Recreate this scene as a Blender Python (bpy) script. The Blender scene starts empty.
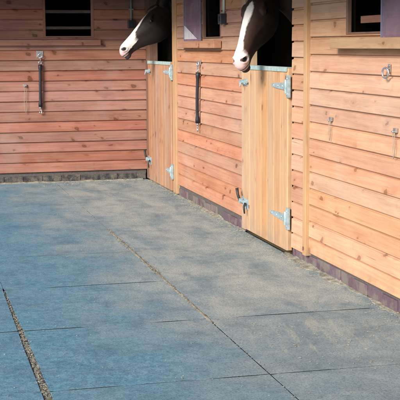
import bpy, bmesh, math, random
from mathutils import Vector, Matrix, noise as mnoise
R = math.radians
random.seed(11)
sc = bpy.context.scene
COL = sc.collection

# ------------------------------------------------------------------ scene, camera, light
sc.view_settings.view_transform = 'Standard'
sc.view_settings.look = 'None'
sc.view_settings.gamma = 1.0
sc.view_settings.use_curve_mapping = False
sc.view_settings.exposure = 1.76

F, PITCH, ROLL, YAW = 1150.0, 0.133949156, -0.00566796710, -0.249332646
CPOS = Vector((-2.68936742, -13.0378910, 1.54390544))
def ray(v):
    c, s = math.cos(ROLL), math.sin(ROLL)
    v = (c*v[0]-s*v[1], s*v[0]+c*v[1], v[2])
    d = (v[0], -v[2], v[1])
    c, s = math.cos(PITCH), math.sin(PITCH)
    d = (d[0], c*d[1]+s*d[2], -s*d[1]+c*d[2])
    c, s = math.cos(YAW), math.sin(YAW)
    return Vector((c*d[0]-s*d[1], s*d[0]+c*d[1], d[2]))
cd = bpy.data.cameras.new('camera'); cam = bpy.data.objects.new('camera', cd); COL.objects.link(cam)
ax, ay, az = ray((1,0,0)), ray((0,1,0)), ray((0,0,1))
M = Matrix((ax, ay, az)).transposed().to_4x4(); M.translation = CPOS
cam.matrix_world = M
cd.sensor_width = 36; cd.lens = 36*F/400; cd.clip_start = .1; cd.clip_end = 1200
sc.camera = cam

SUN_EL = R(27)
SUN_DIR = Vector((-0.78, -0.62, 0)).normalized()*math.cos(SUN_EL) + Vector((0,0,math.sin(SUN_EL)))   # towards the sun
w = bpy.data.worlds.new('World'); sc.world = w; w.use_nodes = True
nt = w.node_tree; bg = nt.nodes['Background']
sky = nt.nodes.new('ShaderNodeTexSky'); sky.sky_type = 'NISHITA'; sky.sun_disc = False
sky.sun_elevation = SUN_EL; sky.sun_rotation = math.atan2(SUN_DIR.x, SUN_DIR.y)
sky.air_density = .7; sky.dust_density = 1.2; sky.ozone_density = 1.2
nt.links.new(sky.outputs[0], bg.inputs[0]); bg.inputs[1].default_value = 0.05
sl = bpy.data.lights.new('sun', 'SUN'); so = bpy.data.objects.new('sun', sl); COL.objects.link(so)
sl.energy = 2.0; sl.angle = R(21); sl.color = (1, .945, .87)
so.rotation_euler = SUN_DIR.to_track_quat('Z', 'Y').to_euler(); so.location = (-8, -10, 9)

# ------------------------------------------------------------------ materials
class N:
    def __init__(s, name):
        s.m = bpy.data.materials.new(name); s.m.use_nodes = True
        s.t = s.m.node_tree; s.b = s.t.nodes['Principled BSDF']; s.out = s.t.nodes['Material Output']
    def n(s, typ, **kw):
        x = s.t.nodes.new('ShaderNode'+typ)
        for k, v in kw.items(): setattr(x, k, v)
        return x
    def put(s, sock, v):
        if isinstance(v, bpy.types.NodeSocket): s.t.links.new(v, sock)
        elif v is not None:
            if sock.type == 'RGBA' and len(v) == 3: v = (*v, 1)
            sock.default_value = v
    def math(s, op, a, b=None, c=None, clamp=False):
        x = s.n('Math', operation=op, use_clamp=clamp)
        for i, v in enumerate((a, b, c)):
            if v is not None: s.put(x.inputs[i], v)
        return x.outputs[0]
    def mix(s, f, a, b, blend='MIX'):
        x = s.n('Mix', data_type='RGBA', blend_type=blend)
        s.put(x.inputs[0], f); s.put(x.inputs[6], a); s.put(x.inputs[7], b)
        return x.outputs[2]
    def ramp(s, f, a, b):              # smooth 0..1 between a and b
        x = s.n('MapRange', interpolation_type='SMOOTHSTEP')
        s.put(x.inputs[0], f); x.inputs[1].default_value = a; x.inputs[2].default_value = b
        return x.outputs[0]
    def vec(s, x, y, z):
        c = s.n('CombineXYZ')
        for i, v in enumerate((x, y, z)): s.put(c.inputs[i], v)
        return c.outputs[0]
    def noise(s, v, scale=1, detail=4, rough=.55, dist=0):
        x = s.n('TexNoise'); s.put(x.inputs['Vector'], v)
        x.inputs['Scale'].default_value = scale; x.inputs['Detail'].default_value = detail
        x.inputs['Roughness'].default_value = rough; x.inputs['Distortion'].default_value = dist
        return x.outputs[0]
    def attr(s, name):
        return s.n('Attribute', attribute_name=name)
    def bump(s, h, strength=.3, dist=.002):
        x = s.n('Bump'); s.put(x.inputs['Height'], h)
        x.inputs['Strength'].default_value = strength; x.inputs['Distance'].default_value = dist
        s.t.links.new(x.outputs[0], s.b.inputs['Normal'])
    def done(s, col=None, rough=None, metal=None, spec=None):
        s.put(s.b.inputs['Base Color'], col); s.put(s.b.inputs['Roughness'], rough)
        s.put(s.b.inputs['Metallic'], metal); s.put(s.b.inputs['Specular IOR Level'], spec)
        return s.m

def pine(name, light, dark, knots=.6, grey=.25, var=.3, spec=.25, kd=.85):
    m = N(name)
    uv = m.n('UVMap', uv_map='grain').outputs[0]
    sp = m.n('SeparateXYZ'); m.put(sp.inputs[0], uv); u, v = sp.outputs[0], sp.outputs[1]
    bid = m.attr('bid').outputs['Fac']
    wn = m.n('TexWhiteNoise', noise_dimensions='1D'); m.put(wn.inputs['W'], bid)
    ws = m.n('SeparateColor'); m.put(ws.inputs[0], wn.outputs['Color'])
    off = m.math('MULTIPLY', bid, 7.31)
    # knots: scattered cells, only some of them filled
    wob = m.noise(m.vec(m.math('MULTIPLY', u, 5), m.math('MULTIPLY', v, 16), off), 1, 2)
    vv = m.math('ADD', m.math('MULTIPLY', v, 10.5), m.math('MULTIPLY', wob, 1.1))
    kv = m.vec(m.math('ADD', m.math('MULTIPLY', u, 6.0), m.math('MULTIPLY', vv, .35)), vv, off)
    vo = m.n('TexVoronoi', feature='F1', voronoi_dimensions='3D'); m.put(vo.inputs['Vector'], kv); vo.inputs['Scale'].default_value = 1
    vc = m.n('SeparateColor'); m.put(vc.inputs[0], vo.outputs['Color'])
    has = m.math('GREATER_THAN', vc.outputs[0], 1-knots)
    size = m.math('MULTIPLY_ADD', m.math('POWER', vc.outputs[1], 1.6), .13, .065)
    dn = m.math('DIVIDE', vo.outputs['Distance'], size)
    knot = m.math('MULTIPLY', m.math('SUBTRACT', 1, m.ramp(dn, .8, 1.12)), has)
    krng = m.math('MULTIPLY', m.math('SINE', m.math('MULTIPLY', dn, 16)), m.math('MULTIPLY', knot, .25))
    halo = m.math('MULTIPLY', m.math('SUBTRACT', 1, m.ramp(dn, .9, 3.0)), has)
    # grain, bent round the knots
    bend = m.math('MULTIPLY', halo, 1.1)
    gv = m.vec(m.math('MULTIPLY', u, 1.6), m.math('ADD', m.math('MULTIPLY', v, 46), bend), off)
    g1 = m.noise(gv, 1, 5, .6, .5)
    g2 = m.noise(m.vec(m.math('MULTIPLY', u, 6), m.math('MULTIPLY', v, 260), off), 1, 3)
    g3 = m.noise(m.vec(m.math('MULTIPLY', u, 2.3), m.math('MULTIPLY', v, 7), off), 1, 4)
    cfac = m.math('ADD', m.math('MULTIPLY', m.ramp(g1, .3, .72), .55), m.math('MULTIPLY', m.ramp(g3, .32, .7), .45))
    c = m.mix(cfac, light, dark)
    c = m.mix(m.math('MULTIPLY', m.ramp(g2, .45, .8), .28), c, tuple(x*.55 for x in dark))
    c = m.mix(m.math('MULTIPLY', halo, .28), c, (dark[0]*.8, dark[1]*.58, dark[2]*.45))
    c = m.mix(m.math('MULTIPLY', m.math('SUBTRACT', knot, krng), kd, clamp=True), c, (.12, .045, .022))
    c = m.mix(m.math('MULTIPLY', m.math('MULTIPLY', m.ramp(dn, .85, 1.0), knot), .8), c, (.05, .018, .010))
    # board to board difference
    hs = m.n('HueSaturation')
    m.put(hs.inputs['Hue'], m.math('MULTIPLY_ADD', ws.outputs[0], .012, .494))
    m.put(hs.inputs['Saturation'], m.math('MULTIPLY_ADD', ws.outputs[1], .22, .84))
    m.put(hs.inputs['Value'], m.math('MULTIPLY_ADD', ws.outputs[2], var, 1-var*.55)); m.put(hs.inputs['Color'], c)
    c = hs.outputs[0]
    # weather stains: grime and faded patches
    geo = m.n('NewGeometry').outputs['Position']
    st = m.noise(geo, 1.7, 5, .6)
    c = m.mix(m.math('MULTIPLY', m.ramp(st, .5, .75), grey), c, (.36, .31, .29))
    st2 = m.noise(geo, 9, 6, .65)
    c = m.mix(m.math('MULTIPLY', m.ramp(st2, .58, .78), .3), c, tuple(x*.5 for x in dark))
    ck = m.noise(m.vec(m.math('MULTIPLY', u, 3.5), m.math('MULTIPLY', v, 150), m.math('ADD', off, 5)), 1, 2, .4)
    c = m.mix(m.math('MULTIPLY', m.ramp(ck, .70, .74), .55), c, tuple(x*.3 for x in dark))
    gz = m.n('SeparateXYZ'); m.put(gz.inputs[0], geo)
    low = m.math('SUBTRACT', 1, m.ramp(m.math('ADD', gz.outputs[2], m.math('MULTIPLY', m.math('SUBTRACT', st2, .5), .5)), .05, .30))
    c = m.mix(m.math('MULTIPLY', m.math('MULTIPLY', low, m.ramp(st2, .4, .6)), .45), c, (.20, .175, .15))
    m.bump(m.math('ADD', m.math('MULTIPLY', g2, .5), m.math('MULTIPLY', g1, .5)), .45, .002)
    return m.done(c, m.math('MULTIPLY_ADD', g1, .2, .55), 0, spec)

PINE = pine('near_lit_pine_boarding', (.55, .318, .19), (.41, .205, .115), knots=.75, grey=.22, var=.24, kd=.55)  # near boards: the brighter light there is put into a paler colour
PINE_MID = pine('far_dim_pine_boarding', (.48, .250, .150), (.34, .150, .083), knots=.8, grey=.22, var=.25, kd=.75)  # far boards: dimmer light along the wall put into a darker, redder colour
PINE_RED = pine('pine_boarding_reddened', (.36, .170, .118), (.22, .088, .060), knots=.95, grey=.28, var=.28)
PINE_DOOR = pine('pine_door', (.465, .282, .145), (.36, .197, .092), knots=.55, grey=.25, var=.18, kd=.7)
PINE_DOOR_RED = pine('pine_door_far_dim', (.39, .205, .12), (.28, .135, .073), knots=.5, grey=.3, var=.18, kd=.7)  # far door: darkened copy, the dimmer far end put into its colour
PINE_TRIM = pine('pine_trim', (.50, .31, .17), (.39, .215, .115), knots=.3, grey=.2, var=.15)
PINE_SILL = pine('pine_sill', (.44, .27, .14), (.32, .18, .09), knots=.3, grey=.25, var=.15)
PINE_OLD = pine('old_timber', (.22, .125, .085), (.13, .065, .045), knots=.5, grey=.3)
PINE_GREY = pine('weathered_timber', (.10, .085, .08), (.06, .05, .045), knots=.4, grey=.3)

def simple(name, col, rough=.6, metal=0, nscale=20, amt=.35, bump=.2, spec=.4):
    m = N(name); g = m.n('NewGeometry').outputs['Position']
    f = m.noise(g, nscale, 5, .6)
    c = m.mix(m.math('MULTIPLY', m.ramp(f, .35, .7), amt), col, tuple(x*.4 for x in col))
    m.bump(f, bump, .002)
    return m.done(c, m.math('MULTIPLY_ADD', f, .25, rough-.12), metal, spec)
GALV = simple('galvanised_steel', (.37, .47, .50), .55, .4, 38, .6, .2)
GALV_CAP = simple('galvanised_capping', (.42, .56, .55), .5, .3, 22, .45, .1)
STEEL = simple('bright_steel', (.55, .56, .57), .35, .85, 45, .4, .1)
RUST = simple('dark_iron', (.06, .055, .055), .6, .6, 60, .5, .3)
RUBBER = simple('black_rubber', (.012, .013, .018), .5, 0, 80, .3, .2)
PLAST_W = simple('white_plastic', (.62, .63, .62), .4, 0, 12, .3, .02)
PLAST_D = simple('dark_plastic', (.03, .035, .045), .4, 0, 12, .3, .05)
TWINE = simple('pale_twine', (.34, .29, .23), .8, 0, 200, .4, .3)
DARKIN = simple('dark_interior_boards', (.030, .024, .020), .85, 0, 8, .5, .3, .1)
FELT = simple('roof_felt', (.06, .065, .065), .9, 0, 60, .4, .5)
MORTAR = simple('dirty_mortar', (.10, .085, .08), .9, 0, 70, .5, .5)
BEDDING = simple('straw_bedding', (.12, .09, .04), .9, 0, 40, .6, .8)

def brickmat():
    m = N('plum_brick'); bid = m.attr('bid').outputs['Fac']
    wn = m.n('TexWhiteNoise', noise_dimensions='1D'); m.put(wn.inputs['W'], bid)
    s = m.n('SeparateColor'); m.put(s.inputs[0], wn.outputs['Color'])
    g = m.n('NewGeometry').outputs['Position']
    c = m.mix(s.outputs[0], (.095, .058, .070), (.135, .080, .080))
    c = m.mix(m.math('MULTIPLY', s.outputs[1], .6), c, (.12, .095, .14))
    f = m.noise(g, 55, 5, .65); f2 = m.noise(g, 7, 4)
    c = m.mix(m.math('MULTIPLY', m.ramp(f, .42, .7), .5), c, (.06, .04, .05))
    c = m.mix(m.math('MULTIPLY', m.ramp(f2, .46, .62), .75), c, (.17, .15, .125))
    m.bump(f, .5, .004)
    return m.done(c, .85, 0, .2)
BRICK = brickmat()

def pavingmat():
    m = N('worn_slab'); g = m.n('NewGeometry').outputs['Position']
    sp = m.n('SeparateXYZ'); m.put(sp.inputs[0], g); x, y = sp.outputs[0], sp.outputs[1]
    bid = m.attr('bid').outputs['Fac']
    wn = m.n('TexWhiteNoise', noise_dimensions='1D'); m.put(wn.inputs['W'], bid)
    fine = m.noise(g, 210, 4, .75); fine2 = m.noise(g, 90, 5, .75); mid = m.noise(g, 24, 6, .7); big = m.noise(g, 1.5, 5, .6, .6); blot = m.noise(g, 5.5, 7, .72, .4)
    swp = m.noise(m.vec(m.math('MULTIPLY', x, 3.4), m.math('MULTIPLY', y, 1.1), 0), 1, 8, .7, .5)   # sweeping marks along the yard
    c = m.mix(m.ramp(mid, .34, .66), (.118, .285, .365), (.055, .165, .250))
    c = m.mix(m.math('MULTIPLY', wn.outputs['Value'], .25), c, (.11, .20, .26))
    # dry dust lies thicker towards the boxes
    near = m.ramp(m.math('ADD', x, m.math('MULTIPLY', m.math('SUBTRACT', big, .5), 1.7)), -2.0, -.7)
    c = m.mix(m.math('MULTIPLY', near, .68), c, (.190, .215, .218))
    pale = m.math('MULTIPLY', m.ramp(blot, .40, .66), m.math('MULTIPLY_ADD', near, .35, .16))
    c = m.mix(pale, c, (.31, .355, .355))
    dust = m.math('MULTIPLY', m.math('MULTIPLY', m.ramp(swp, .33, .64), m.math('MULTIPLY_ADD', near, .95, .04)), m.math('MULTIPLY_ADD', m.ramp(y, -7.6, -6.3), .8, .2))
    c = m.mix(m.math('MULTIPLY', dust, .78), c, (.41, .42, .375))
    # scuffs left by a brush or hooves
    sc1 = m.noise(m.vec(m.math('MULTIPLY_ADD', y, -3.5, m.math('MULTIPLY', x, 21)), m.math('MULTIPLY', y, 1.6), 3), 1, 3, .55)
    d2 = m.math('ADD', m.math('POWER', m.math('DIVIDE', m.math('ADD', x, .62), .42), 2), m.math('POWER', m.math('DIVIDE', m.math('ADD', y, 7.35), .46), 2))
    scm = m.math('SUBTRACT', 1, m.ramp(d2, .3, 1.3))
    c = m.mix(m.math('MULTIPLY', m.math('MULTIPLY', m.ramp(sc1, .50, .64), scm), .5), c, (.36, .38, .31))
    dk = m.noise(g, 3.6, 7, .72)
    c = m.mix(m.math('MULTIPLY', m.ramp(dk, .46, .68), .36), c, (.04, .075, .115))
    c = m.mix(m.math('MULTIPLY', m.ramp(fine2, .47, .66), .70), c, (.025, .05, .075))
    c = m.mix(m.math('MULTIPLY', m.ramp(fine, .54, .68), .55), c, (.34, .39, .38))
    spk = m.noise(g, 65, 2, .5)
    c = m.mix(m.math('MULTIPLY', m.ramp(spk, .69, .75), .6), c, (.42, .43, .38))
    h = m.math('ADD', m.math('MULTIPLY', fine2, .6), m.math('MULTIPLY', mid, .8))
    m.bump(h, .7, .005)
    return m.done(c, m.math('MULTIPLY_ADD', mid, .3, .55), 0, .3)
PAVE = pavingmat()
def dirtmat(name, a, b, sc_=18):
    m = N(name); g = m.n('NewGeometry').outputs['Position']
    f = m.noise(g, sc_, 6, .7); f2 = m.noise(g, sc_*7, 3, .7)
    c = m.mix(m.ramp(f, .35, .65), a, b)
    c = m.mix(m.math('MULTIPLY', m.ramp(f2, .45, .7), .5), c, tuple(x*.4 for x in b))
    m.bump(m.math('ADD', f, f2), .8, .006)
    return m.done(c, .95, 0, .1)
SUBBASE = dirtmat('dark_sub_base', (.05, .055, .06), (.03, .035, .04))
GROUND = dirtmat('yard_ground', (.12, .13, .13), (.08, .085, .09), 6)
DIRT = dirtmat('dusty_dirt', (.36, .33, .26), (.17, .16, .13))
def gritmat():
    m = N('pale_grit'); bid = m.attr('bid').outputs['Fac']
    wn = m.n('TexWhiteNoise', noise_dimensions='1D'); m.put(wn.inputs['W'], bid)
    c = m.mix(m.math('POWER', wn.outputs['Value'], 1.3), (.045, .05, .048), (.38, .355, .29))
    return m.done(c, .9, 0, .2)
GRIT = gritmat()
def strawmat():
    m = N('straw_bits'); bid = m.attr('bid').outputs['Fac']
    wn = m.n('TexWhiteNoise', noise_dimensions='1D'); m.put(wn.inputs['W'], bid)
    return m.done(m.mix(wn.outputs['Value'], (.40, .36, .26), (.22, .19, .12)), .85, 0, .2)
STRAW = strawmat()
def acrylic():
    m = N('hazy_acrylic')
    tr = m.n('BsdfTransparent'); tr.inputs[0].default_value = (.88, .84, .90, 1)
    df = m.n('BsdfPrincipled'); df.inputs['Base Color'].default_value = (.36, .27, .36, 1); df.inputs['Roughness'].default_value = .25
    g = m.n('NewGeometry').outputs['Position']
    f = m.noise(g, 6, 5, .6)
    mx = m.n('MixShader'); m.put(mx.inputs[0], m.math('MULTIPLY_ADD', m.ramp(f, .35, .7), .2, .30))
    m.t.links.new(tr.outputs[0], mx.inputs[1]); m.t.links.new(df.outputs[0], mx.inputs[2])
    m.t.links.new(mx.outputs[0], m.out.inputs[0])
    return m.m
ACRYL = acrylic()
def coatmat():
    m = N('horse_coat'); a = m.attr('coat')
    g = m.n('NewGeometry').outputs['Position']
    f = m.noise(g, 190, 5, .75); f2 = m.noise(g, 26, 5, .6, .8)
    c = m.mix(m.math('MULTIPLY', m.ramp(f, .4, .75), .3), a.outputs['Color'], m.mix(.5, a.outputs['Color'], (.02, .014, .012)))
    m.bump(m.math('ADD', f, m.math('MULTIPLY', f2, .8)), .45, .003)
    m.b.inputs['Sheen Weight'].default_value = .08; m.b.inputs['Sheen Roughness'].default_value = .4
    return m.done(c, m.math('MULTIPLY_ADD', f2, .3, .45), 0, .25)
COAT = coatmat()
def hairmat(name, a, b):
    m = N(name); g = m.n('NewGeometry').outputs['Position']
    return m.done(m.mix(m.noise(g, 60, 4), a, b), .5, 0, .4)
MANE = hairmat('dark_mane', (.02, .014, .012), (.05, .028, .02))
EYE = N('horse_eye').done((.012, .007, .005), .08, 0, .7)

# ------------------------------------------------------------------ mesh builder
BID = [0]
class MB:
    def __init__(s): s.v = []; s.f = []; s.uv = []; s.bid = []; s.sm = []
    def newid(s): BID[0] += 1; return BID[0]*1.37
    def quad(s, pts, uvs, bid, smooth=False):
        i = len(s.v); s.v += [tuple(p) for p in pts]; s.f.append(tuple(range(i, i+len(pts))))
        s.uv.append(uvs); s.bid.append(bid); s.sm.append(smooth)
    def box(s, x0, x1, y0, y1, z0, z1, grain='z', bid=None):
        x0, x1 = sorted((x0, x1)); y0, y1 = sorted((y0, y1)); z0, z1 = sorted((z0, z1))
        c = [(x, y, z) for z in (z0, z1) for y in (y0, y1) for x in (x0, x1)]
        s.hexa(c, grain, bid)
    def hexa(s, c, grain='z', bid=None):    # corner order: x fastest, then y, then z
        bid = bid or s.newid(); r = random.random()*9
        i = len(s.v); s.v += [tuple(p) for p in c]
        for f in ((0,2,3,1), (4,5,7,6), (0,1,5,4), (2,6,7,3), (0,4,6,2), (1,3,7,5)):
            s.f.append(tuple(i+k for k in f)); uv = []
            for k in f:
                p = c[k]; a = 'xyz'.index(grain); o = [q for q in range(3) if q != a]
                uv.append((p[a]+r, p[o[0]]+p[o[1]]))
            s.uv.append(uv); s.bid.append(bid); s.sm.append(False)
    def loft(s, rings, closed=True, bid=None, smooth=True, cap=True):
        bid = bid or s.newid(); i = len(s.v); n = len(rings[0])
        for r_ in rings: s.v += [tuple(p) for p in r_]
        for a in range(len(rings)-1):
            for k in range(n if closed else n-1):
                k2 = (k+1) % n
                s.f.append((i+a*n+k, i+a*n+k2, i+(a+1)*n+k2, i+(a+1)*n+k))
                s.uv.append([(a*.1, k*.01), (a*.1, k*.01+.01), (a*.1+.1, k*.01+.01), (a*.1+.1, k*.01)])
                s.bid.append(bid); s.sm.append(smooth)
        if cap:
            for a, rev in ((0, True), (len(rings)-1, False)):
                f = [i+a*n+k for k in range(n)]
                if rev: f.reverse()
                s.f.append(tuple(f)); s.uv.append([(0, 0)]*n); s.bid.append(bid); s.sm.append(False)
    def tube(s, pts, rad, n=10, cap=True, ref=None):
        pts = [Vector(p) for p in pts]; rings = []
        ra = rad if isinstance(rad, (list, tuple)) else [rad]*len(pts)
        t0 = (pts[1]-pts[0]).normalized()
        up = Vector(ref) if ref else (Vector((0,0,1)) if abs(t0.z) < .9 else Vector((1,0,0)))
        for k, p in enumerate(pts):
            t = (pts[min(k+1, len(pts)-1)]-pts[max(k-1, 0)]).normalized()
            a = t.cross(up)
            if a.length < 1e-4: a = t.orthogonal()
            a.normalize(); up = a.cross(t).normalized()
            rings.append([p+(a*math.cos(q)+up*math.sin(q))*ra[k] for q in [2*math.pi*j/n for j in range(n)]])
        s.loft(rings, cap=cap)
    def ring(s, c, nrm, r_, t, n=20):
        c = Vector(c); nrm = Vector(nrm).normalized(); a = nrm.orthogonal().normalized(); b = nrm.cross(a)
        rings = []
        for k in range(n+1):
            q = 2*math.pi*k/n; d = a*math.cos(q)+b*math.sin(q)
            rings.append([c+d*(r_+t*math.cos(p))+nrm*t*math.sin(p) for p in [2*math.pi*j/8 for j in range(8)]])
        s.loft(rings, cap=False)
    def mesh(s, name, mat, origin=(0,0,0)):
        me = bpy.data.meshes.new(name); o = Vector(origin)
        me.from_pydata([Vector(p)-o for p in s.v], [], s.f)
        uvl = me.uv_layers.new(name='grain'); k = 0
        for uv in s.uv:
            for q in uv: uvl.data[k].uv = q; k += 1
        at = me.attributes.new('bid', 'FLOAT', 'FACE'); at.data.foreach_set('value', s.bid)
        me.polygons.foreach_set('use_smooth', s.sm)
        me.materials.append(mat); me.update()
        bm = bmesh.new(); bm.from_mesh(me); bmesh.ops.remove_doubles(bm, verts=bm.verts, dist=1e-6)
        bmesh.ops.recalc_face_normals(bm, faces=bm.faces); bm.to_mesh(me); bm.free()
        return me
    def build(s, name, mat, parent=None, bevel=0, origin=None, label=None):
        org = origin if origin is not None else (WORLD[parent.name] if parent else (0,0,0))
        o = bpy.data.objects.new(name, s.mesh(name, mat, org)); COL.objects.link(o)
        if parent:
            o.parent = parent
            WORLD[o.name] = Vector(org)
        else: o.location = org; WORLD[o.name] = Vector(org)
        if bevel:
            b = o.modifiers.new('bevel', 'BEVEL'); b.width = bevel; b.segments = 2; b.limit_method = 'ANGLE'
        if label: o['label'] = label
        return o
WORLD = {}      # world position of every object's origin (all unrotated)
def thing(name, label, cat, loc, group=None):
    o = bpy.data.objects.new(name, None); COL.objects.link(o); o.location = loc; o.empty_display_size = .1
    o['label'] = label; o['category'] = cat
    if group: o['group'] = group
    WORLD[o.name] = Vector(loc)
    return o
def kind(o, k, label=None, cat=None):
    o['kind'] = k
    if label: o['label'] = label
    if cat: o['category'] = cat
    return o

# ------------------------------------------------------------------ boarded walls
SP = .115
PROF = [(0, .001), (.003, -.001), (.096, .0012), (.0995, .005), (.102, .015), (.115, .016)]
def boards(mb, P, a0, a1, z0, z1, base):
    """shiplap between a0 and a1 along the wall, z0..z1; P(a, depth, z) -> world point; base = a board's bottom edge"""
    a0, a1 = sorted((a0, a1)); k = math.floor((z0-base)/SP)
    while base+k*SP < z1-1e-4:
        b = base+k*SP; k += 1
        pr = [(max(z0, min(z1, b+q)), d) for q, d in PROF]
        if pr[-1][0]-pr[0][0] < .004: continue
        rg = random.Random(round(base*9e4)*977+k*31); bid = round(base*100)+k*1.37+.11; ro = rg.random()*20
        j0 = rg.uniform(-.001, .001); sl = rg.uniform(-.001, .001); ph = rg.random()*6
        n = max(1, int((a1-a0)/.2)); prev = None
        ga = gb = 0
        for i in range(n+1):
            a = a0+ga+(a1-gb-a0-ga)*i/n
            bow = j0+sl*math.sin(a*2.1+ph); zz = .0012*math.sin(a*1.3+ph*2)
            cur = [P(a, .024, pr[0][0]+zz)]+[P(a, max(-.004, d+bow), z+zz) for z, d in pr]
            uvs = [(a+ro, pr[0][0]-.02)]+[(a+ro, z) for z, d in pr]
            if prev:
                for q in range(len(cur)-1):
                    mb.quad([prev[0][q], cur[q], cur[q+1], prev[0][q+1]], [prev[1][q], uvs[q], uvs[q+1], prev[1][q+1]], bid, False)
            else: e0 = cur
            prev = (cur, uvs)
        for e, a in ((e0, a0), (prev[0], a1)):      # ends
            mb.quad(e+[P(a, .024, pr[-1][0])], [(a, z*.1) for z in range(len(e)+1)], bid)
def backing(mb, P, a0, a1, z0, z1):
    c = [P(a, d, z) for z in (z0, z1) for a in (a0, a1) for d in (.0245, .06)]
    mb.hexa(c, 'x')
PR = lambda a, d, z: (d, a, z)          # right-hand range: face on x = 0
PB = lambda a, d, z: (a, d, z)          # far range: face on y = 0
WTOP = 2.34

right = thing('stable_block', 'long pale pine stable range down the right, with two half doors and two open windows', 'stable', (0, -4.6, 0))
back = thing('stable_block', 'reddish timber stable range across the end of the yard, with one barred window', 'stable', (-1.5, 0, 0))

rw = MB(); rm_ = MB(); rb = MB()
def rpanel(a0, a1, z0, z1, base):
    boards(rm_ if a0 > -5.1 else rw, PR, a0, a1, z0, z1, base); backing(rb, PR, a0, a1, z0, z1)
BA, BN, BM = .121, .0994, .075
WIN_Z0 = 1.605; WIN_Z1 = 2.16; DTOP = 2.22
rpanel(-1.565, -2.62, BA, WTOP, BA); rpanel(-2.62, -3.255, BA, WIN_Z0, BA); rpanel(-2.62, -3.255, WIN_Z1, WTOP, BA)
rpanel(-3.255, -3.93, BA, WTOP, BA)
rpanel(-.02, -1.565, DTOP, WTOP, BA); rpanel(-3.93, -5.165, DTOP, WTOP, BA)
rpanel(-5.165, -5.475, BM, WTOP, BM)
rpanel(-5.545, -6.215, BN, WTOP, BN); rpanel(-6.215, -6.83, BN, WIN_Z0, BN); rpanel(-6.215, -6.83, WIN_Z1, WTOP, BN)
rpanel(-6.83, -10.4, BN, WTOP, BN)
wall = rw.build('boarded_wall', PINE, right, label='boarding nearer the front, brighter light put into its paler colour')
rm_.build('boarded_wall', PINE_MID, right, label='boarding between the two half doors, dimmer light put into its orange colour')
rb.box(0.06, .062, -10.4, -10.39, .1, WTOP)
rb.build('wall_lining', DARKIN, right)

bw = MB(); bb = MB(); BB = .1206
BX0, BX1 = -1.172, -.598
for a0, a1, z0, z1 in ((-6.2, BX0, BB, 2.292), (BX0, BX1, BB, 1.636), (BX0, BX1, 2.14, 2.292), (BX1, -.003, BB, 2.292)):
    boards(bw, PB, a0, a1, z0, z1, BB); backing(bb, PB, a0, a1, z0, z1)
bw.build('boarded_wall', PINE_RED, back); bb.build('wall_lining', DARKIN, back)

# bricks under the boards
def plinth(P, a0, a1, parent, gone=(), h=.071, gap=.008):
    mb = MB(); mo = MB(); a = min(a0, a1); end = max(a0, a1); i = 0
    while a < end-.03:
        l = min(.215, end-a); i += 1
        if True:
            dd = .028 if i in gone else 0
            j = dd+random.uniform(-.004, .005); t = random.uniform(-.004, .004); z0, z1 = .006, .006+h+random.uniform(-.004, .006)
            mb.hexa([P(p, d+j, z) for z in (z0, z1) for p in (a, a+l-.002) for d in (.012, .10)])
        a += l+random.uniform(gap, gap*1.6)
    mo.hexa([P(p, d, z) for z in (-.05, .005+h) for p in (a0, a1) for d in (.024, .11)])
    mo.hexa([P(p, d, z) for z in (.0055+h, .118) for p in (a0, a1) for d in (.019+random.random()*.002, .11)])
    o = mb.build('brick_plinth', BRICK, parent, .005)
    mo.build('mortar', MORTAR, o)
    return o
plinth(PR, -1.565, -3.93, right, (4, 9))
plinth(PR, -5.165, -10.4, right, (12,))
plinth(PB, -6.2, -.01, back, gap=.0015).data.materials[0] = dirtmat('grimy_plinth', (.15, .135, .11), (.04, .04, .045), 16)

# corner and cover strips
t = MB(); t.box(-.006, .09, -.012, -.225, .02, WTOP); t.build('corner_post', PINE_OLD, right, .003)
t = MB(); t.box(-.013, .09, -1.395, -1.562, .02, WTOP); t.build('door_post', PINE_DOOR, right, .004)
t = MB(); t.box(-.013, .09, -3.933, -4.038, .03, WTOP); t.build('door_post', PINE_TRIM, right, .004)
t = MB(); t.box(-.024, .09, -5.478, -5.541, .075, WTOP); t.build('cover_strip', PINE_TRIM, right, .004)

# ------------------------------------------------------------------ half doors
def strap_hinge(door, yk, ytip, z, plate_h=.16):
    mb = MB(); s = -1 if ytip < yk else 1
    x0, x1 = -.0345, -.028
    n = 7; rings = []
    for i in range(n+1):
        f = i/n; y = yk+(ytip-yk)*f; hh = .030*(1-f)+.014*f if f < .93 else .010
        rings.append([(x0, y, z-hh), (x0, y, z+hh), (x1, y, z+hh), (x1, y, z-hh)])
    mb.loft(rings, smooth=False)
    for f in (.25, .55, .85):
        y = yk+(ytip-yk)*f; mb.tube([(x0+.001, y, z), (x0-.005, y, z)], [.009, .005], 8)
    h = mb.build('hinge', GALV, door, .001)
    p = MB(); p.box(-.035, -.0155, yk-s*.004, yk-s*.046, z-plate_h/2, z+plate_h/2)
    p.tube([(-.037, yk, z-.05), (-.037, yk, z+.05)], .010, 10)
    for dz in (-.055, .055): p.tube([(-.034, yk-s*.025, z+dz), (-.041, yk-s*.025, z+dz)], [.008, .005], 8)
    p.build('hinge_plate', GALV, door, .001)
def bolt(door, y, z):
    mb = MB()
    mb.box(-.0345, -.0285, y-.10, y-.005, z-.028, z+.028); mb.box(-.024, -.0145, y+.012, y+.075, z-.022, z+.022)
    mb.tube([(-.045, y-.13, z), (-.045, y+.07, z)], .009, 10)
    for q in (-.085, -.025, .045): mb.box(-.058, -.030, y+q-.008, y+q+.008, z-.016, z+.016)
    mb.tube([(-.045, y-.055, z), (-.075, y-.055, z-.005), (-.080, y-.055, z-.035)], .007, 8)
    mb.build('bolt', GALV, door, .0015)
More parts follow.
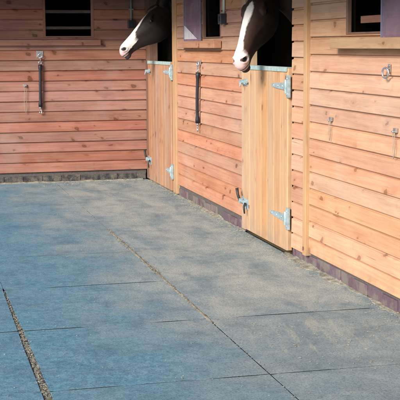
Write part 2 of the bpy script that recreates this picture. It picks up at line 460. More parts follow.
def kickbolt(door, y, z):
    mb = MB()
    mb.box(-.0345, -.0285, y-.12, y-.01, z-.055, z+.03)
    mb.box(-.026, -.0145, y+.012, y+.085, z-.03, z+.035)
    mb.tube([(-.047, y-.10, z), (-.047, y+.08, z)], .012, 10)
    for q in (-.08, .04): mb.box(-.062, -.030, y+q-.009, y+q+.009, z-.02, z+.02)
    k = mb.build('kick_bolt', GALV, door, .0015)
    l = MB(); l.tube([(-.05, y+.055, z), (-.062, y+.075, z+.05), (-.065, y+.09, z+.10)], [.012, .012, .014], 8); l.build('kick_lever', RUST, k); l = MB()
    l.tube([(-.05, y-.10, z), (-.065, y-.11, z-.03), (-.060, y-.112, z-.085)], [.009, .009, .006], 8)
    l.build('bolt_handle', RUST, k)
def half_door(y0, y1, z0, z1, n, hinge_at, bolt_at, hz, tips, bz, kz, mat=None):
    d = MB(); wd = (y1-y0)/n; e = []
    for i in range(n):
        a, b = y0+i*wd, y0+(i+1)*wd; j = random.uniform(-.001, .0012); bid = d.newid()
        # V-jointed board with chamfered long edges
        s0, s1 = sorted((a, b)); s0 += .001; s1 -= .001; v = .006
        pr = [(-.012, s0), (-.020+j, s0), (-.028+j, s0+v), (-.028+j, s1-v), (-.020+j, s1), (-.012, s1), (.012, s1), (.012, s0)]
        ro = random.random()*20
        for k in range(len(pr)):
            p, q = pr[k], pr[(k+1) % len(pr)]
            d.quad([(p[0], p[1], z0), (q[0], q[1], z0), (q[0], q[1], z1), (p[0], p[1], z1)], [(z0+ro, p[1]), (z0+ro, q[1]), (z1+ro, q[1]), (z1+ro, p[1])], bid)
        d.quad([(x, y, z1) for x, y in pr], [(y, x) for x, y in pr], bid); d.quad([(x, y, z0) for x, y in pr], [(y, x) for x, y in pr], bid)
    o = d.build('stable_door', mat or PINE_DOOR, right)
    b = MB()
    for z in (z0+.12, (z0+z1)/2, z1-.15): b.box(.013, .045, y0+math.copysign(.02, y1-y0), y1-math.copysign(.02, y1-y0), z-.06, z+.06, 'y')
    b.build('ledge', PINE_OLD, o)
    c = MB(); c.box(-.032, .05, y0+math.copysign(.004, y1-y0), y1-math.copysign(.004, y1-y0), z1+.001, z1+.006)
    c.box(-.035, -.0305, y0+math.copysign(.003, y1-y0), y1-math.copysign(.003, y1-y0), z1-.026, z1+.008)
    c.build('capping_strip', GALV_CAP, o, .0015)
    for z, tip in zip(hz, tips): strap_hinge(o, hinge_at, tip, z)
    bolt(o, bolt_at, bz); kickbolt(o, bolt_at, kz)
    return o
half_door(-.235, -1.388, .035, 1.365, 8, -1.385, -.27, (1.265, .235), (-1.06, -1.14), 1.255, .26, PINE_DOOR_RED)
half_door(-4.046, -5.150, .048, 1.375, 7, -5.140, -4.06, (1.245, .285), (-4.80, -4.76), 1.245, .27)

# ------------------------------------------------------------------ windows
def slide_window(y0, y1, pane_y0, pane_y1, sill0, sill1, rails, lean=None):
    f = MB()
    for a, b, c, d, g in ((y0, y0-.028, WIN_Z0-.002, WIN_Z1, 'z'), (y1+.028, y1, WIN_Z0-.002, WIN_Z1, 'z'), (y0-.029, y1+.029, WIN_Z1-.03, WIN_Z1-.001, 'y'), (y0-.029, y1+.029, WIN_Z0-.001, WIN_Z0+.012, 'y')):
        f.box(-.004, .023, a, b, c, d, g)
    w_ = f.build('window', PINE_OLD, right, .002)
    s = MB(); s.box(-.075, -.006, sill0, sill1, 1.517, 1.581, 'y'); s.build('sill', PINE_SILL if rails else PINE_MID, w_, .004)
    for (ra, rz0, rz1) in rails:
        r_ = MB(); r_.box(.055, .075, ra[0], ra[1], rz0, rz1, 'y'); r_.build('rail', PINE_RED, w_, .002)
    p = MB(); p.box(-.020, -.0155, pane_y0, pane_y1, WIN_Z0-.022, WIN_Z1-.06); pn = p.build('pane', ACRYL, w_, .001)
    pe = simple('blue_grey_edge', (.18, .20, .28), .4)
    for q in (pane_y0, pane_y1):
        e = MB(); e.box(-.024, -.0115, q-.006, q+.006, WIN_Z0-.023, WIN_Z1-.059); e.build('pane_edge', pe, pn, .001)
    return w_
w1 = slide_window(-2.62, -3.255, -1.96, -2.60, -1.915, -3.285, ())
# thin pale triangle at the lower left of the far pane
fl = MB(); fl.hexa([(x, y, z) for (y, z) in ((-1.985, 1.60), (-2.50, 1.60)) for x in (-.0235, -.0225) for _ in (0,)] + [(x, -1.985+dy, 1.73) for dy in (0, -.02) for x in (-.0235, -.0225)], 'y')
fl.build('pale_triangle', simple('milky_pale', (.55, .52, .56), .5), w1)
slide_window(-6.215, -6.83, -6.81, -7.45, -6.12, -7.75, (((-6.31, -6.80), 1.672, 1.716),))

fb = MB()
for a, b, c, d, g in ((BX0-.001, BX0+.03, 1.637, 2.14, 'z'), (BX1-.03, BX1+.001, 1.637, 2.14, 'z'), (BX0+.03, BX1-.03, 2.11, 2.139, 'x'), (BX0+.03, BX1-.03, 1.6375, 1.652, 'x')):
    fb.box(a, b, -.004, .023, c, d, g)
wb = fb.build('window', PINE_RED, back, .002)
for z0, z1 in ((1.728, 1.760), (1.908, 1.942)):
    r_ = MB(); r_.box(BX0+.03, BX1-.03, .03, .055, z0, z1, 'x'); r_.build('rail', PINE_GREY, wb, .002)
s = MB(); s.box(-3.2, -.528, -.050, -.006, 1.548, 1.612, 'x'); s.build('sill', PINE_RED, wb, .004)

# ------------------------------------------------------------------ roofs and the dark boxes inside
def slab(mb, q, th):
    mb.hexa([q[0], q[1], q[3], q[2]] + [(p[0], p[1], p[2]+th) for p in (q[0], q[1], q[3], q[2])], 'x')
EAVE_R, EAVE_B = -.74, -.75
rr = MB(); tn = math.tan(R(17))
e0 = (EAVE_R, 2.345-.42*tn)
slab(rr, [(EAVE_R, -10.7, 2.335+EAVE_R*tn), (2.0, -10.7, 2.335+2*tn), (2.0, -.79, 2.335+2*tn), (EAVE_R, -.79, 2.335+EAVE_R*tn)], .06)
slab(rr, [(2.001, -10.7, 2.335+2*tn), (4.2, -10.7, 2.335-.2*tn), (4.2, -.79, 2.335-.2*tn), (2.001, -.79, 2.335+2*tn)], .06)
ro = rr.build('roof', FELT, right)
fa = MB(); fa.box(EAVE_R-.022, EAVE_R-.002, -10.7, -.80, 2.335+EAVE_R*tn-.035, 2.335+EAVE_R*tn+.08, 'y'); fa.build('fascia', PINE_OLD, ro, .003)
rr = MB()
zb = 2.29
slab(rr, [(-6.4, EAVE_B, zb+EAVE_B*tn), (4.2, EAVE_B, zb+EAVE_B*tn), (4.2, 2.0, zb+2*tn), (-6.4, 2.0, zb+2*tn)], .06)
slab(rr, [(-6.4, 2.001, zb+2*tn), (4.2, 2.001, zb+2*tn), (4.2, 4.2, zb-.2*tn), (-6.4, 4.2, zb-.2*tn)], .06)
ro = rr.build('roof', FELT, back)
fa = MB(); fa.box(-6.4, -.75, EAVE_B-.022, EAVE_B-.002, zb+EAVE_B*tn-.028, zb+EAVE_B*tn+.08, 'x'); fa.build('fascia', PINE_OLD, ro, .003)
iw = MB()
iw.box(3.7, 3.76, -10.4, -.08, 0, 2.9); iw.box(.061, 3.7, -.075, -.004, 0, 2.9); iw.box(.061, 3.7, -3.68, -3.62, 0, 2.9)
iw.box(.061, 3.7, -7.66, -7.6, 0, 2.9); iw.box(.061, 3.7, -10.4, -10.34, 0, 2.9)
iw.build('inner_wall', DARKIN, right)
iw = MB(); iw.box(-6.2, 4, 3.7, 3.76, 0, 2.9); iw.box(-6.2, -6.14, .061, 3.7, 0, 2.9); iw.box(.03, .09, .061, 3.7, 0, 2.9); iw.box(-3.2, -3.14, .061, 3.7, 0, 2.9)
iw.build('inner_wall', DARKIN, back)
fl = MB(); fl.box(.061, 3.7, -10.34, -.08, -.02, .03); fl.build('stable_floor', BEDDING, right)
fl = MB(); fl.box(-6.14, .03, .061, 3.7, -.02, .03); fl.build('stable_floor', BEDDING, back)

# ------------------------------------------------------------------ ground, slabs, dirt
g = MB(); n = 24
g.quad([(-400, -400, -.05), (400, -400, -.05), (400, 400, -.05), (-400, 400, -.05)], [(0, 0)]*4, 1.0)
kind(g.build('ground', GROUND), 'structure')
sb = MB(); sb.quad([(-9.6, -15.2, -.040), (.012, -15.2, -.040), (.012, .012, -.040), (-9.6, .012, -.040)], [(0, 0)]*4, 1.0)
kind(sb.build('sub_base', SUBBASE), 'structure')
XE = [.010, -1.07, -2.13, -3.2, -4.27, -5.34, -6.41, -7.48, -8.55, -9.6]
YE = [.010, -1.15, -2.30, -3.45, -4.60, -5.745, -6.85, -8.0, -9.15, -10.3, -11.45, -12.6, -13.75, -14.9]
pv = MB()
OPEN = {4: ((-2.6, -.95, .75), (-.9, -.55, .35)), 5: ((-9, -1.98, .45), (-1.88, -1.1, .9), (-1.05, -.8, .4)), 6: ((-9, -1.75, .8), (-1.4, -1.15, .8), (-.95, -.02, .8)), 7: ((-9, -2.2, .4), (-2.1, -1.75, .6), (-1.75, -1.4, .4), (-1.38, -1.05, .75), (-1.05, -.7, .45))}
def gv(x, j):       # how far the cross joints stand open along their length
    v = .16
    for a, b, k in OPEN.get(j, ((-9, 0, .6),)):
        q = max(0, min(1, (x-a)/.08, (b-x)/.08)); v = max(v, .16+(k-.16)*q)
    return v*(1+.45*mnoise.noise((x*5, j*4.7, 6.6)))
def gapx(i, y):     # half width of the long joint i at y
    if i == 1: return .0115 if -6.9 < y < -3.6 else (.0016 if -3.6 <= y else .0032)
    if i == 2: return min(.019, .006+.008*max(0, -5.75-y)) if y < -5.7 else .0012
    return .004
def gapy(j): return {1: .002, 2: .002, 3: .003, 4: .010, 5: .010, 6: .012, 7: .013}.get(j, .003)
for i in range(len(XE)-1):
    for j in range(len(YE)-1):
        bid = pv.newid(); tz = [random.uniform(-.0008, .0008) for _ in range(4)]
        xs = [XE[i+1], XE[i]]; ys = [YE[j+1], YE[j]]
        jit = [random.uniform(-.0018, .0018) for _ in range(4)]
        def outline(inset, z):
            pts = []; m_ = 30
            x_r = lambda y: xs[1]-(gapx(i, y) if i > 0 else 0)-inset+.0022*mnoise.noise((y*6, i*9.1, 1))
            x_l = lambda y: xs[0]+gapx(i+1, y)+inset+.0022*mnoise.noise((y*6, i*9.1+9.1, 2))
            y_t = lambda x: ys[1]-(gapy(j)*gv(x, j) if j > 0 else 0)-inset+.0012*mnoise.noise((x*5, j*7.3, 3))+jit[0]*0
            y_b = lambda x: ys[0]+gapy(j+1)*gv(x, j+1)+inset+.0012*mnoise.noise((x*5, j*7.3+7.3, 4))
            Y0, Y1 = ys[0]+gapy(j+1)+inset, ys[1]-(gapy(j) if j > 0 else 0)-inset
            for k in range(m_): y = Y0+(Y1-Y0)*k/m_; pts.append((x_r(y), y))
            xa, xb = x_r(Y1), x_l(Y1)
            for k in range(m_): x = xa+(xb-xa)*k/m_; pts.append((x, y_t(x)))
            for k in range(m_): y = Y1+(Y0-Y1)*k/m_; pts.append((x_l(y), y))
            xa, xb = x_l(Y0), x_r(Y0)
            for k in range(m_): x = xa+(xb-xa)*k/m_; pts.append((x, y_b(x)))
            return [(x, y, z+(tz[0]*(x-xs[0])+tz[1]*(y-ys[0]))) for x, y in pts]
        pv.loft([outline(0, -.045), outline(0, -.001), outline(.001, 0)], bid=bid, smooth=False, cap=False)
        top = outline(.001, 0); k0 = len(pv.v); pv.v += top
        pv.f.append(tuple(range(k0, k0+len(top)))); pv.uv.append([(0, 0)]*len(top)); pv.bid.append(bid); pv.sm.append(False)
po = pv.build('paving', PAVE); po.data.materials.append(SUBBASE)
for p_ in po.data.polygons:
    if abs(p_.normal.z) < .35: p_.material_index = 1
kind(po, 'structure')

def pebble(mb, p, r_):
    bid = mb.newid(); q = [Vector((random.gauss(0, 1), random.gauss(0, 1), random.gauss(0, 1))).normalized() for _ in range(1)]
    a = Vector(p); s_ = [r_*random.uniform(.6, 1.3), r_*random.uniform(.6, 1.3), r_*random.uniform(.4, .8)]; th = random.random()*3
    pts = []
    for dx, dy, dz in ((1,0,0), (0,1,0), (-1,0,0), (0,-1,0), (0,0,1), (0,0,-1)):
        j = random.uniform(.8, 1.2); x, y = dx*s_[0]*j, dy*s_[1]*j
        pts.append(a+Vector((x*math.cos(th)-y*math.sin(th), x*math.sin(th)+y*math.cos(th), dz*s_[2]*j)))
    for f in ((0,1,4), (1,2,4), (2,3,4), (3,0,4), (1,0,5), (2,1,5), (3,2,5), (0,3,5)):
        mb.quad([pts[k] for k in f], [(0, 0)]*3, bid)
gr = MB()
def scatter_joint(x, y0, y1, half, cnt, rmin, rmax, zt=-.004):
    for _ in range(cnt):
        y = random.uniform(y0, y1)
        if x > -2 and mnoise.noise((x*3, y*2.2, 5)) < -.28: continue
        pebble(gr, (x+random.gauss(0, half*.55), y, zt+random.uniform(-.004, .005)), random.uniform(rmin, rmax))
scatter_joint(-1.07, -7.0, -3.5, .011, 900, .002, .0055, -.001)
scatter_joint(-1.07, -5.6, -3.6, .026, 650, .002, .005, .003)
scatter_joint(-1.07, -3.4, -1.4, .010, 300, .002, .005)
for a_ in range(12):
    ya, yb = -5.78-a_*.26, -5.78-(a_+1)*.26; hw_ = gapx(2, (ya+yb)/2)
    scatter_joint(-2.13, yb, ya, hw_*1.05, int(60+hw_*3500), .002, .006, -.006); scatter_joint(-2.13, yb, ya, hw_*1.3, int(hw_*1200), .002, .005, .001)
scatter_joint(-1.07, -8.6, -7.0, .006, 160, .002, .0045)
kind(gr.build('grit', GRIT), 'stuff', 'pale grit and small stones filling the long joints between the slabs', 'grit')

def flake(mb, x, y, z, l, w_):
    th = random.random()*math.pi; c, s_ = math.cos(th), math.sin(th); t = random.uniform(-.2, .2)*l
    b = mb.newid(); h = .0025
    P = lambda a, b_, zz: (x+a*c-b_*s_, y+a*s_+b_*c, z+zz)
    mb.hexa([P(a, q, zz+(abs(t) if a > 0 else 0)*.4) for zz in (0, h*.6) for q in (-w_/2, w_/2) for a in (-l/2, l/2)], 'x', b)
stw = MB()
for _ in range(2600):
    y = random.uniform(-9.2, -.05); x = -random.random()**1.3*3.2-.02
    d = mnoise.noise((x*1.3, y*.9, 8))
    if d < random.uniform(-.3, .5): continue
    flake(stw, x, y, .0035, random.uniform(.002, .009), random.uniform(.0015, .0035))
for _ in range(1700):            # thicker along the foot of the boxes
    y = random.uniform(-7.6, -.1); x = -abs(random.gauss(0, .07))-.005
    if mnoise.noise((y*1.6, 2, 3)) < random.uniform(-.5, .3): continue
    flake(stw, x, y, .006, random.choice((random.uniform(.003, .008),)*4+(random.uniform(.01, .03),)), random.uniform(.0012, .003))
for _ in range(60):
    flake(stw, random.uniform(-.95, -.2), random.gauss(-7.5, .28), .0035, random.uniform(.004, .014), random.uniform(.002, .004))
for _ in range(120):
    flake(stw, random.uniform(-1.3, -.1), -.06-abs(random.gauss(0, .25)), .004, random.uniform(.01, .03), random.uniform(.002, .005))
kind(stw.build('straw', STRAW), 'stuff', 'loose bits of straw and chaff scattered on the slabs', 'straw')

def drift(P, a0, a1, wmax, hmax, seed):
    mb = MB(); n = int(abs(a1-a0)/.025); m_ = 8; rows = []
    for i in range(n+1):
        a = a0+(a1-a0)*i/n
        q = .5+.9*mnoise.noise((a*1.7, seed, 0))+.5*mnoise.noise((a*6, seed, 2)); q = max(.06, min(1.3, q))
        row = []
        for k in range(m_+1):
            f = k/m_; d = -wmax*q*f*(1+.25*mnoise.noise((a*14, f*3, seed)))+.02
            z = hmax*q*(1-f)**1.6*(1+.5*mnoise.noise((a*20, f*6, seed+4)))+.0025-(f == 1)*.01
            row.append(P(a, d, z))
        rows.append(row)
    mb.loft(rows, closed=False, cap=False)
    return mb
dr = drift(PR, -1.45, -3.95, .07, .022, 1.3)
d2 = drift(PR, -5.0, -8.5, .09, .022, 7.7); d3 = drift(PR, -.1, -1.5, .06, .015, 4.1); d4 = drift(PB, -5, -.05, .05, .022, 9.9)
jf = MB(); rows = []
for i in range(240):
    y = -3.55-3.4*i/239; a = .5+.5*min(1, i/12, (239-i)/12); hw_ = (.011+.017*max(0, .35+mnoise.noise((y*2.3, 1, 4)))*(1 if y > -6 else .4))*a
    rows.append([(-1.07+hw_*u+.007*mnoise.noise((y*11, u*2, 2)), y, (.0018 if abs(u) < .9 else -.003)+.003*mnoise.noise((y*7, u*2, 7))) for u in (-1, -.5, 0, .5, 1)])
jf.loft(rows, closed=False, cap=False)
rows = []
for i in range(220):
    y = -5.75-3.3*i/219; hw_ = gapx(2, y)
    rows.append([(-2.13+hw_*u, y, -.008+.009*mnoise.noise((y*8, u*3, 1))+.006*mnoise.noise((y*31, u*6, 3))) for u in (-1.05, -.5, 0, .5, 1.05)])
jf.loft(rows, closed=False, cap=False)
for q in (d2, d3, d4, jf):
    k0 = len(dr.v); dr.v += q.v; dr.f += [tuple(k+k0 for k in f) for f in q.f]; dr.uv += q.uv; dr.bid += q.bid; dr.sm += q.sm
kind(dr.build('dirt', DIRT), 'stuff', 'dusty dirt and sweepings drifted against the foot of the walls', 'dirt')

# ------------------------------------------------------------------ things fixed to or hanging on the walls
def frame_pts(P, a, z):       # returns function (along, out, up) -> world
    return lambda u, o, v: P(a+u, -o, z+v)
def bungee(P, a, zt, zb, lab, swing=0):
    t_ = thing('bungee_tie', lab, 'bungee tie', P(a, -.02, zt), 'black rubber ties hanging on the walls')
    Q = lambda u, o, z: P(a+u, -o, z)
    m = MB(); L = zt-zb
    pts = []; ra = []
    for i in range(15):
        f = i/14; pts.append(Q(swing*f, .028+.006*math.sin(f*3), zt-L*f)); ra.append(.0155+(.006 if f < .10 or f > .9 else 0))
    m.tube(pts, ra, 12); m.build('rubber_cord', RUBBER, t_)
    m = MB(); m.ring(Q(0, .028, zt+.022), Vector(P(0, 1, 0))-Vector(P(0, 0, 0)), .016, .0045)
    m.tube([Q(0, .028, zt+.035), Q(.008, .030, zt+.06), Q(-.006, .030, zt+.082), Q(-.014, .028, zt+.062)], .0055, 8)
    m.build('snap_hook', STEEL, t_)
    m = MB(); m.tube([Q(swing, .028, zb+.004), Q(swing, .028, zb-.03)], [.012, .009], 10)
    m.tube([Q(swing, .028, zb-.028), Q(swing+.014, .03, zb-.045), Q(swing+.010, .03, zb-.072), Q(swing-.006, .03, zb-.078), Q(swing-.012, .03, zb-.055)], .0055, 8)
    m.build('snap_hook', STEEL, t_)
    return t_
bungee(PB, -1.216, 1.335, .865, 'black rubber tie cord hanging on the reddish end wall below the barred window', -.008)
bungee(PR, -2.535, 1.29, .815, 'black rubber tie cord hanging on the right wall below the far window ledge', .02)
def tiering(P, a, z, r_, lab, plate=(.05, .06)):
    t_ = thing('tie_ring', lab, 'tie ring', P(a, 0, z), 'steel tie rings on the walls')
    m = MB(); m.hexa([P(a+u, -o, z+v) for v in (-plate[1]/2, plate[1]/2) for u in (-plate[0]/2, plate[0]/2) for o in (.004, .009)])
    for u, v in ((-.016, .018), (.016, .018), (-.016, -.018), (.016, -.018)): m.tube([P(a+u, -.009, z+v), P(a+u, -.013, z+v)], [.005, .003], 8)
    m.build('plate', STEEL, t_, .001)
    m = MB(); m.tube([P(a-.012, -.008, z), P(a-.010, -.026, z), P(a+.010, -.026, z), P(a+.012, -.008, z)], .005, 8)
    m.ring(P(a, -.030, z-r_+.004), Vector(P(.25, 1, 0))-Vector(P(0, 0, 0)), r_, .0055)
    m.build('ring', STEEL, t_)
tiering(PB, -1.214, 1.452, .022, 'steel tie ring on the reddish end wall holding a black tie cord', (.075, .075))
tiering(PR, -2.535, 1.385, .02, 'steel tie ring under the far window ledge holding a black tie cord', (.04, .05))
tiering(PR, -6.90, 1.405, .029, 'shiny steel ring on a plate below the near window, holding nothing', (.035, .05))
def loop(P, a, z, l, lab):
    t_ = thing('twine_loop', lab, 'twine loop', P(a, 0, z), 'twine loops on wall eyes')
    m = MB(); m.hexa([P(a+u, -o, z+v) for v in (-.012, .014) for u in (-.018, .018) for o in (.003, .018)]); m.ring(P(a, -.024, z-.006), (0, 0, 1), .009, .004)
    m.build('eye', STEEL, t_, .002)
    m = MB(); w_ = .011
    pts = [P(a-w_*.3, -.024, z-.006)]+[P(a-w_+.003*math.sin(k), -.020, z-.02-(l-.03)*k/8) for k in range(9)]
    pts += [P(a, -.020, z-l-.008)]+[P(a+w_+.003*math.sin(k*1.3), -.020, z-.02-(l-.03)*k/8) for k in range(8, -1, -1)]+[P(a+w_*.3, -.024, z-.006)]
    m.tube(pts, .0020, 6); m.build('twine', TWINE, t_)
loop(PB, -1.388, 1.105, .30, 'thin pale twine loop on the reddish end wall, left of the black tie cord')
loop(PR, -5.985, 1.060, .13, 'short twine loop on the pale right wall, beside the thin cover strip')
loop(PR, -7.010, 1.058, .15, 'short twine loop on the pale right wall at the right edge, below the shiny ring')
def conduit(P, a, ztop, zbox, lab, mat, bm):
    t_ = thing('light_switch', lab, 'light switch', P(a, 0, zbox), 'switches on conduit')
    m = MB(); m.tube([P(a, -.014, ztop), P(a, -.014, (ztop+zbox)/2), P(a, -.014, zbox+.035)], .011, 10)
    m.build('conduit', mat, t_)
    for z in (zbox+.17, zbox+.32):
        m = MB(); m.hexa([P(a+u, -o, z+v) for v in (-.008, .008) for u in (-.028, .028) for o in (.003, .027)])
        m.build('clip', mat, t_, .002)
    m = MB(); m.hexa([P(a+u, -o, zbox+v) for v in (-.045, .045) for u in (-.042, .042) for o in (.003, .058)]); b_ = m.build('switch_box', bm, t_, .006)
    m = MB(); m.hexa([P(a+u, -o, zbox+v) for v in (-.02, .02) for u in (-.012, .012) for o in (.0585, .066)]); m.build('rocker', PLAST_D, b_, .002)
conduit(PR, -3.40, WTOP-.1, 1.765, 'dark switch box on a white conduit between the far window and the near half door', PLAST_W, PLAST_D)
conduit(PB, -.168, 2.2, 1.78, 'dark switch box on a grey conduit in the far corner behind the left horse', simple('grey_plastic', (.22, .25, .25), .45, 0, 12, .3, .02), PLAST_D)

# ------------------------------------------------------------------ horses
def lerp_tab(tab, s):
    if s <= tab[0][0]: return tab[0][1]
    for (a, x), (b, y) in zip(tab, tab[1:]):
        if s <= b:
            f = (s-a)/(b-a); f = f*f*(3-2*f)*.5+f*.5
            return x+(y-x)*f
    return tab[-1][1]
DOR = [(0, -.005), (.08, .022), (.16, .034), (.24, .026), (.34, .006), (.44, -.010), (.51, -.017), (.555, -.022), (.585, -.036), (.605, -.055), (.618, -.078)]
VEN = [(0, -.19), (.08, -.225), (.16, -.258), (.24, -.252), (.31, -.222), (.38, -.186), (.45, -.160), (.51, -.148), (.555, -.152), (.585, -.150), (.605, -.138), (.618, -.110)]
WUP = [(0, .058), (.07, .078), (.14, .097), (.20, .104), (.26, .092), (.33, .075), (.41, .058), (.48, .048), (.53, .053), (.565, .055), (.59, .047), (.608, .034), (.618, .016)]
WLO = [(0, .05), (.08, .068), (.18, .078), (.26, .068), (.34, .053), (.42, .035), (.50, .035), (.55, .038), (.585, .034), (.605, .024), (.618, .010)]
def head_rings():
    rings = []; n = 40
    S = [0, .03, .06, .09, .12, .145, .17, .195, .22, .25, .28, .31, .34, .37, .40, .43, .46, .49, .515, .535, .55, .565, .58, .592, .602, .610, .615, .618]
    for s in S:
        d, v, wu, wl = (lerp_tab(t_, s) for t_ in (DOR, VEN, WUP, WLO)); c, h = (d+v)/2, (d-v)/2; r_ = []
        for k in range(n):
            a = 2*math.pi*k/n; ca, sa = math.cos(a), math.sin(a)
            px = math.copysign(abs(ca)**.78, ca); pz = math.copysign(abs(sa)**.86, sa)
            q = (pz+1)/2; w_ = wl+(wu-wl)*min(1, q*1.5)
            # cheek muscle stands out, hollow in front of it
            w_ *= 1+.10*math.exp(-((s-.19)/.07)**2-((pz+.25)/.45)**2) - .08*math.exp(-((s-.36)/.06)**2-((pz-.05)/.4)**2)
            # facial crest
            w_ *= 1+.05*math.exp(-((s-.29)/.06)**2-((pz-.28)/.12)**2)
            r_.append(Vector((s, px*w_, c+pz*h)))       # (along, left, dorsal)
        rings.append(r_)
    return rings
def sphere(mb, c, rx, ry, rz, n=14):
    c = Vector(c); rings = []
    for i in range(1, n):
        t = math.pi*i/n
        rings.append([c+Vector((rx*math.cos(t), ry*math.sin(t)*math.cos(q), rz*math.sin(t)*math.sin(q))) for q in [2*math.pi*j/16 for j in range(16)]])
    mb.loft(rings)

def horse(name, label, poll, fwd, pitch, tilt, withers, croup, coat, loc, blaze):
    """poll: world position; fwd: compass direction the face looks (unit xy); pitch: degrees the face axis dips; withers, croup: world centres of the trunk"""
    f = Vector((fwd[0], fwd[1], 0)).normalized(); up = Vector((0, 0, 1))
    h = f*math.cos(R(pitch))-up*math.sin(R(pitch)); dsl = f*math.sin(R(pitch))+up*math.cos(R(pitch)); lft = up.cross(f)
    rot = Matrix.Rotation(R(tilt), 3, h); dsl = rot @ dsl; lft = rot @ lft
    poll = Vector(poll)
    HS = 1.15; W = lambda p: poll+(h*p[0]+lft*p[1]+dsl*p[2])*HS
    mb = MB()
    mb.loft([[W(p) for p in r_] for r_ in head_rings()])
    tmp = MB()
    for sgn in (-1, 1):
        sphere(tmp, (.205, sgn*.080, -.028), .036, .024, .026)          # eye socket
        sphere(tmp, (.185, sgn*.074, -.004), .040, .022, .016)          # brow ridge
        sphere(tmp, (.562, sgn*.043, -.064), .030, .016, .024)          # nostril flare
    sphere(tmp, (.575, 0, -.146), .032, .034, .020)                     # chin
    sphere(tmp, (.585, 0, -.085), .032, .040, .030)                     # upper lip
    for sgn in (-1, 1):                                                  # ears
        rings = []
        for i in range(9):
            q = i/8; wd = .034*math.sin(math.pi*min(1, .30+q*.70))**.9+.002; cen = Vector((.035-.15*q, sgn*(.052+.022*q), .0+.075*q-.012*q*q))
            rings.append([cen+Vector((.5*wd*math.cos(t), sgn*wd*math.sin(t)*.8, .85*wd*math.cos(t)+.4*wd*math.sin(t)*0)) for t in [2*math.pi*j/12 for j in range(12)]])
        tmp.loft(rings)
    k0 = len(mb.v); mb.v += [W(p) for p in tmp.v]; mb.f += [tuple(k+k0 for k in q) for q in tmp.f]; mb.uv += tmp.uv; mb.bid += tmp.bid; mb.sm += tmp.sm
    # neck and trunk: ellipses along a curve
    wv, cv = Vector(withers), Vector(croup); tdir = (cv-wv).normalized()
    p0 = W((.13, 0, -.11)); p1 = W((-.02, 0, -.12)); hip = cv
    bk = -(f*.55-tdir*.6).normalized()
    def bez(a, b, c, d, t): return a*(1-t)**3+b*3*t*(1-t)**2+c*3*t*t*(1-t)+d*t**3
    c1 = p1+(up*.12+bk*.20); c2 = wv-tdir*.38+up*.20
    line = []
    for i in range(11):
        t = i/10; p = bez(p1, c1, c2, wv, t); line.append((p, .125+.17*t**1.3, .068+.10*t**1.2))
    L = (cv-wv).length
    for i in range(1, 13):
        t = i/12; p = wv+(cv-wv)*t+up*(-.04*math.sin(math.pi*t)); r1 = .315-.02*abs(t-.5); r2 = .20+.08*math.sin(math.pi*min(1, t*.9+.1))
        line.append((p, r1, r2))
    line.append((cv+tdir*.16, .25, .18)); line.append((cv+tdir*.26, .12, .09))
    rings = []
    for k, (p, rh, rw_) in enumerate(line):
        t = (line[min(k+1, len(line)-1)][0]-line[max(k-1, 0)][0]).normalized()
        side = up.cross(t).normalized() if abs(t.z) < .97 else lft; nn = t.cross(side).normalized()
        if k < 6:
            q = 1-k/6; side = (side*(1-q)+(lft if side.dot(lft) > 0 else -lft)*q).normalized(); nn = t.cross(side).normalized()
        rings.append([p+side*rw_*math.cos(a)+nn*rh*math.sin(a) for a in [2*math.pi*j/24 for j in range(24)]])
    mb.loft(rings)
    # legs: chest and haunch down to the hooves
    sd = up.cross(tdir).normalized()
    fl_ = wv-up*.05
    for sgn in (-1, 1):
        a = fl_+sd*sgn*.13-tdir*.05; zf = .04
        pts = [a-up*.12, Vector((a.x, a.y, .78)), Vector((a.x, a.y, .46)), Vector((a.x, a.y, .40)), Vector((a.x, a.y, .17)), Vector((a.x, a.y, .12))-tdir*.02, Vector((a.x, a.y, zf))-tdir*.05]
        mb.tube(pts, [.14, .085, .048, .046, .034, .04, .058], 12)
        b_ = cv+sd*sgn*.13
        pts = [b_-up*.05, Vector((b_.x, b_.y, .88))-tdir*.08, Vector((b_.x, b_.y, .60))+tdir*.12, Vector((b_.x, b_.y, .54))+tdir*.16, Vector((b_.x, b_.y, .20))+tdir*.12, Vector((b_.x, b_.y, .13))+tdir*.09, Vector((b_.x, b_.y, zf))+tdir*.06]
        mb.tube(pts, [.21, .14, .062, .056, .036, .042, .058], 12)
    me0 = mb.mesh(name+'_raw', COAT)
    ob = bpy.data.objects.new(name+'_raw', me0); COL.objects.link(ob)
    rm = ob.modifiers.new('r', 'REMESH'); rm.mode = 'VOXEL'; rm.voxel_size = .0065; rm.use_smooth_shade = True
    sm = ob.modifiers.new('s', 'SMOOTH'); sm.iterations = 3; sm.factor = .5
    dg = bpy.context.evaluated_depsgraph_get(); dg.update()
    me = bpy.data.meshes.new_from_object(ob.evaluated_get(dg)); bpy.data.objects.remove(ob)
    me.name = 'body'; me.attributes.new('coat', 'FLOAT_COLOR', 'POINT')
    cols = []
    t_ = thing(name, label, 'horse', loc, 'horses looking out of the half doors'); org = Vector(loc)
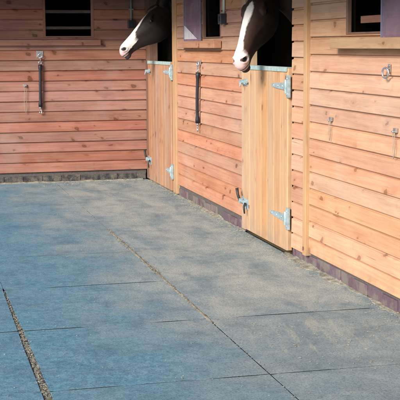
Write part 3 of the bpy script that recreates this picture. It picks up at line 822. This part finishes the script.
    for vtx in me.vertices:
        p = (vtx.co-poll)/HS; s, l, d = p.dot(h), p.dot(lft), p.dot(dsl)
        c = Vector(coat)
        nz = mnoise.noise(Vector((s*22, l*22, d*22)))+.8*mnoise.noise(Vector((s*60, l*130, d*130)))
        if -.05 < s < .70 and abs(l) < .16 and -.26 < d < .10:
            dv = lerp_tab(DOR, max(0, s))
            c = c.lerp(Vector((coat[0]*2.2, coat[1]*1.7, coat[2]*1.5)), max(0, min(1, (s-.40)/.1))*.4)
            # blaze
            bw_ = lerp_tab(blaze['w'], s); l0 = lerp_tab(blaze['c'], s)
            k = (bw_-abs(l-l0)+nz*.006)/.011
            k = max(0, min(1, k)) if (d > dv-.05-blaze.get('deep', .01)*min(1, s/.45) and bw_ > 0) else 0
            if s > .50: k = max(k, max(0, min(1, (s-.515+nz*.012-max(0, -(d+.085))*1.1)/.03)))
            white = Vector((.74, .70, .66)); pink = Vector((.62, .43, .41))
            wp = max(0, min(1, (s-.53+nz*.02)/.05))
            c = c.lerp(white.lerp(pink, wp), k)
            # mouth line, chin
            if s > .46 and d < -.122 + .01*nz: c = c.lerp(Vector((.03, .022, .024)), max(0, min(1, (-.118-d)/.010)))
            if s > .49:
                mz = abs(d-(-.108-.05*max(0, .60-s)))
                if mz < .006: c = c*.18
            # nostril
            for sgn in (-1, 1):
                e = ((s-.567)/.021)**2+((d+.060-.25*(s-.567))/.016)**2
                if e < 1.5 and l*sgn > .018:
                    q = max(0, min(1, (1.5-e)/.7)); c = c.lerp(Vector((.012, .008, .008)), q)
                    vtx.co -= lft*sgn*.016*q
                elif e < 3 and l*sgn > .018: vtx.co += lft*sgn*.003
        cols += [c.x, c.y, c.z, 1]
    me.attributes['coat'].data.foreach_set('color', cols)
    for vtx in me.vertices: vtx.co -= org
    me.materials.clear(); me.materials.append(COAT); me.update()
    bo = bpy.data.objects.new('body', me); COL.objects.link(bo); bo.parent = t_
    for sgn in (-1, 1):
        e = MB(); ec = W((.207, sgn*.0955, -.030)); sph = MB(); sphere(sph, (0, 0, 0), .019, .013, .015, 10)
        e.v = [ec+h*p[0]+lft*p[1]+dsl*p[2] for p in sph.v]; e.f, e.uv, e.bid, e.sm = sph.f, sph.uv, sph.bid, sph.sm
        e.build('eye', EYE, t_)
    # forelock and mane: many thin tapering locks
    fo = MB()
    for _ in range(46):
        a = random.uniform(-.032, .032); l = random.uniform(.09, .19); sw = random.uniform(-.02, .02)+blaze.get('sweep', 0)
        pts = []
        for k in range(7):
            q = k/6; s = -.015+l*q; pts.append(W((s, a+sw*q*1.2, lerp_tab(DOR, max(0, s))+.010+.014*math.sin(q*2.6)+random.uniform(-.002, .002))))
        fo.tube(pts, [.005, .006, .0055, .005, .004, .003, .001], 5)
    fo.build('forelock', MANE, t_)
    ma = MB()
    for k in range(1, 10):
        p, rh, rw_ = line[k]
        for _ in range(16):
            u = random.random(); nx = line[k+1][0]; b0 = p.lerp(nx, u)
            tt = (nx-p).normalized(); sd_ = up.cross(tt).normalized(); sd_ = sd_ if sd_.dot(lft) > 0 else -sd_
            nn = tt.cross(sd_); nn = nn if nn.z > 0 else -nn
            top = b0+nn*(rh+.002); side = -sd_
            pts = [top, top+side*rw_*.55+nn*.012-up*.01, top+side*rw_*1.0-up*.07, top+side*rw_*1.12-up*random.uniform(.13, .24)]
            ma.tube(pts, [.006, .008, .006, .0015], 5)
    ma.build('mane', MANE, t_)
    return t_

B1 = {'w': [(.15, 0), (.18, .010), (.26, .026), (.36, .040), (.46, .058), (.53, .07)], 'c': [(0, .008), (.6, .008)], 'deep': .03}
B2 = {'w': [(.155, 0), (.175, .018), (.205, .032), (.26, .036), (.36, .032), (.45, .034), (.53, .045)], 'c': [(0, .012), (.2, .004), (.35, -.014), (.6, -.012)], 'sweep': .01}
horse('horse', 'dark horse seen side-on at the far half door, white face pointing left', (.03, -.78, 1.985), (-1, -.05), 41, 0, (1.05, -.85, 1.27), (2.25, -.95, 1.29), (.020, .013, .012), (1.5, -.9, .03), B1)
horse('horse', 'dark horse at the near half door, white blazed face turned towards us', (-.02, -4.50, 1.995), (-.74, -.673), 53, 7, (1.0, -4.55, 1.30), (2.25, -4.7, 1.32), (.038, .019, .014), (1.5, -4.6, .03), B2)
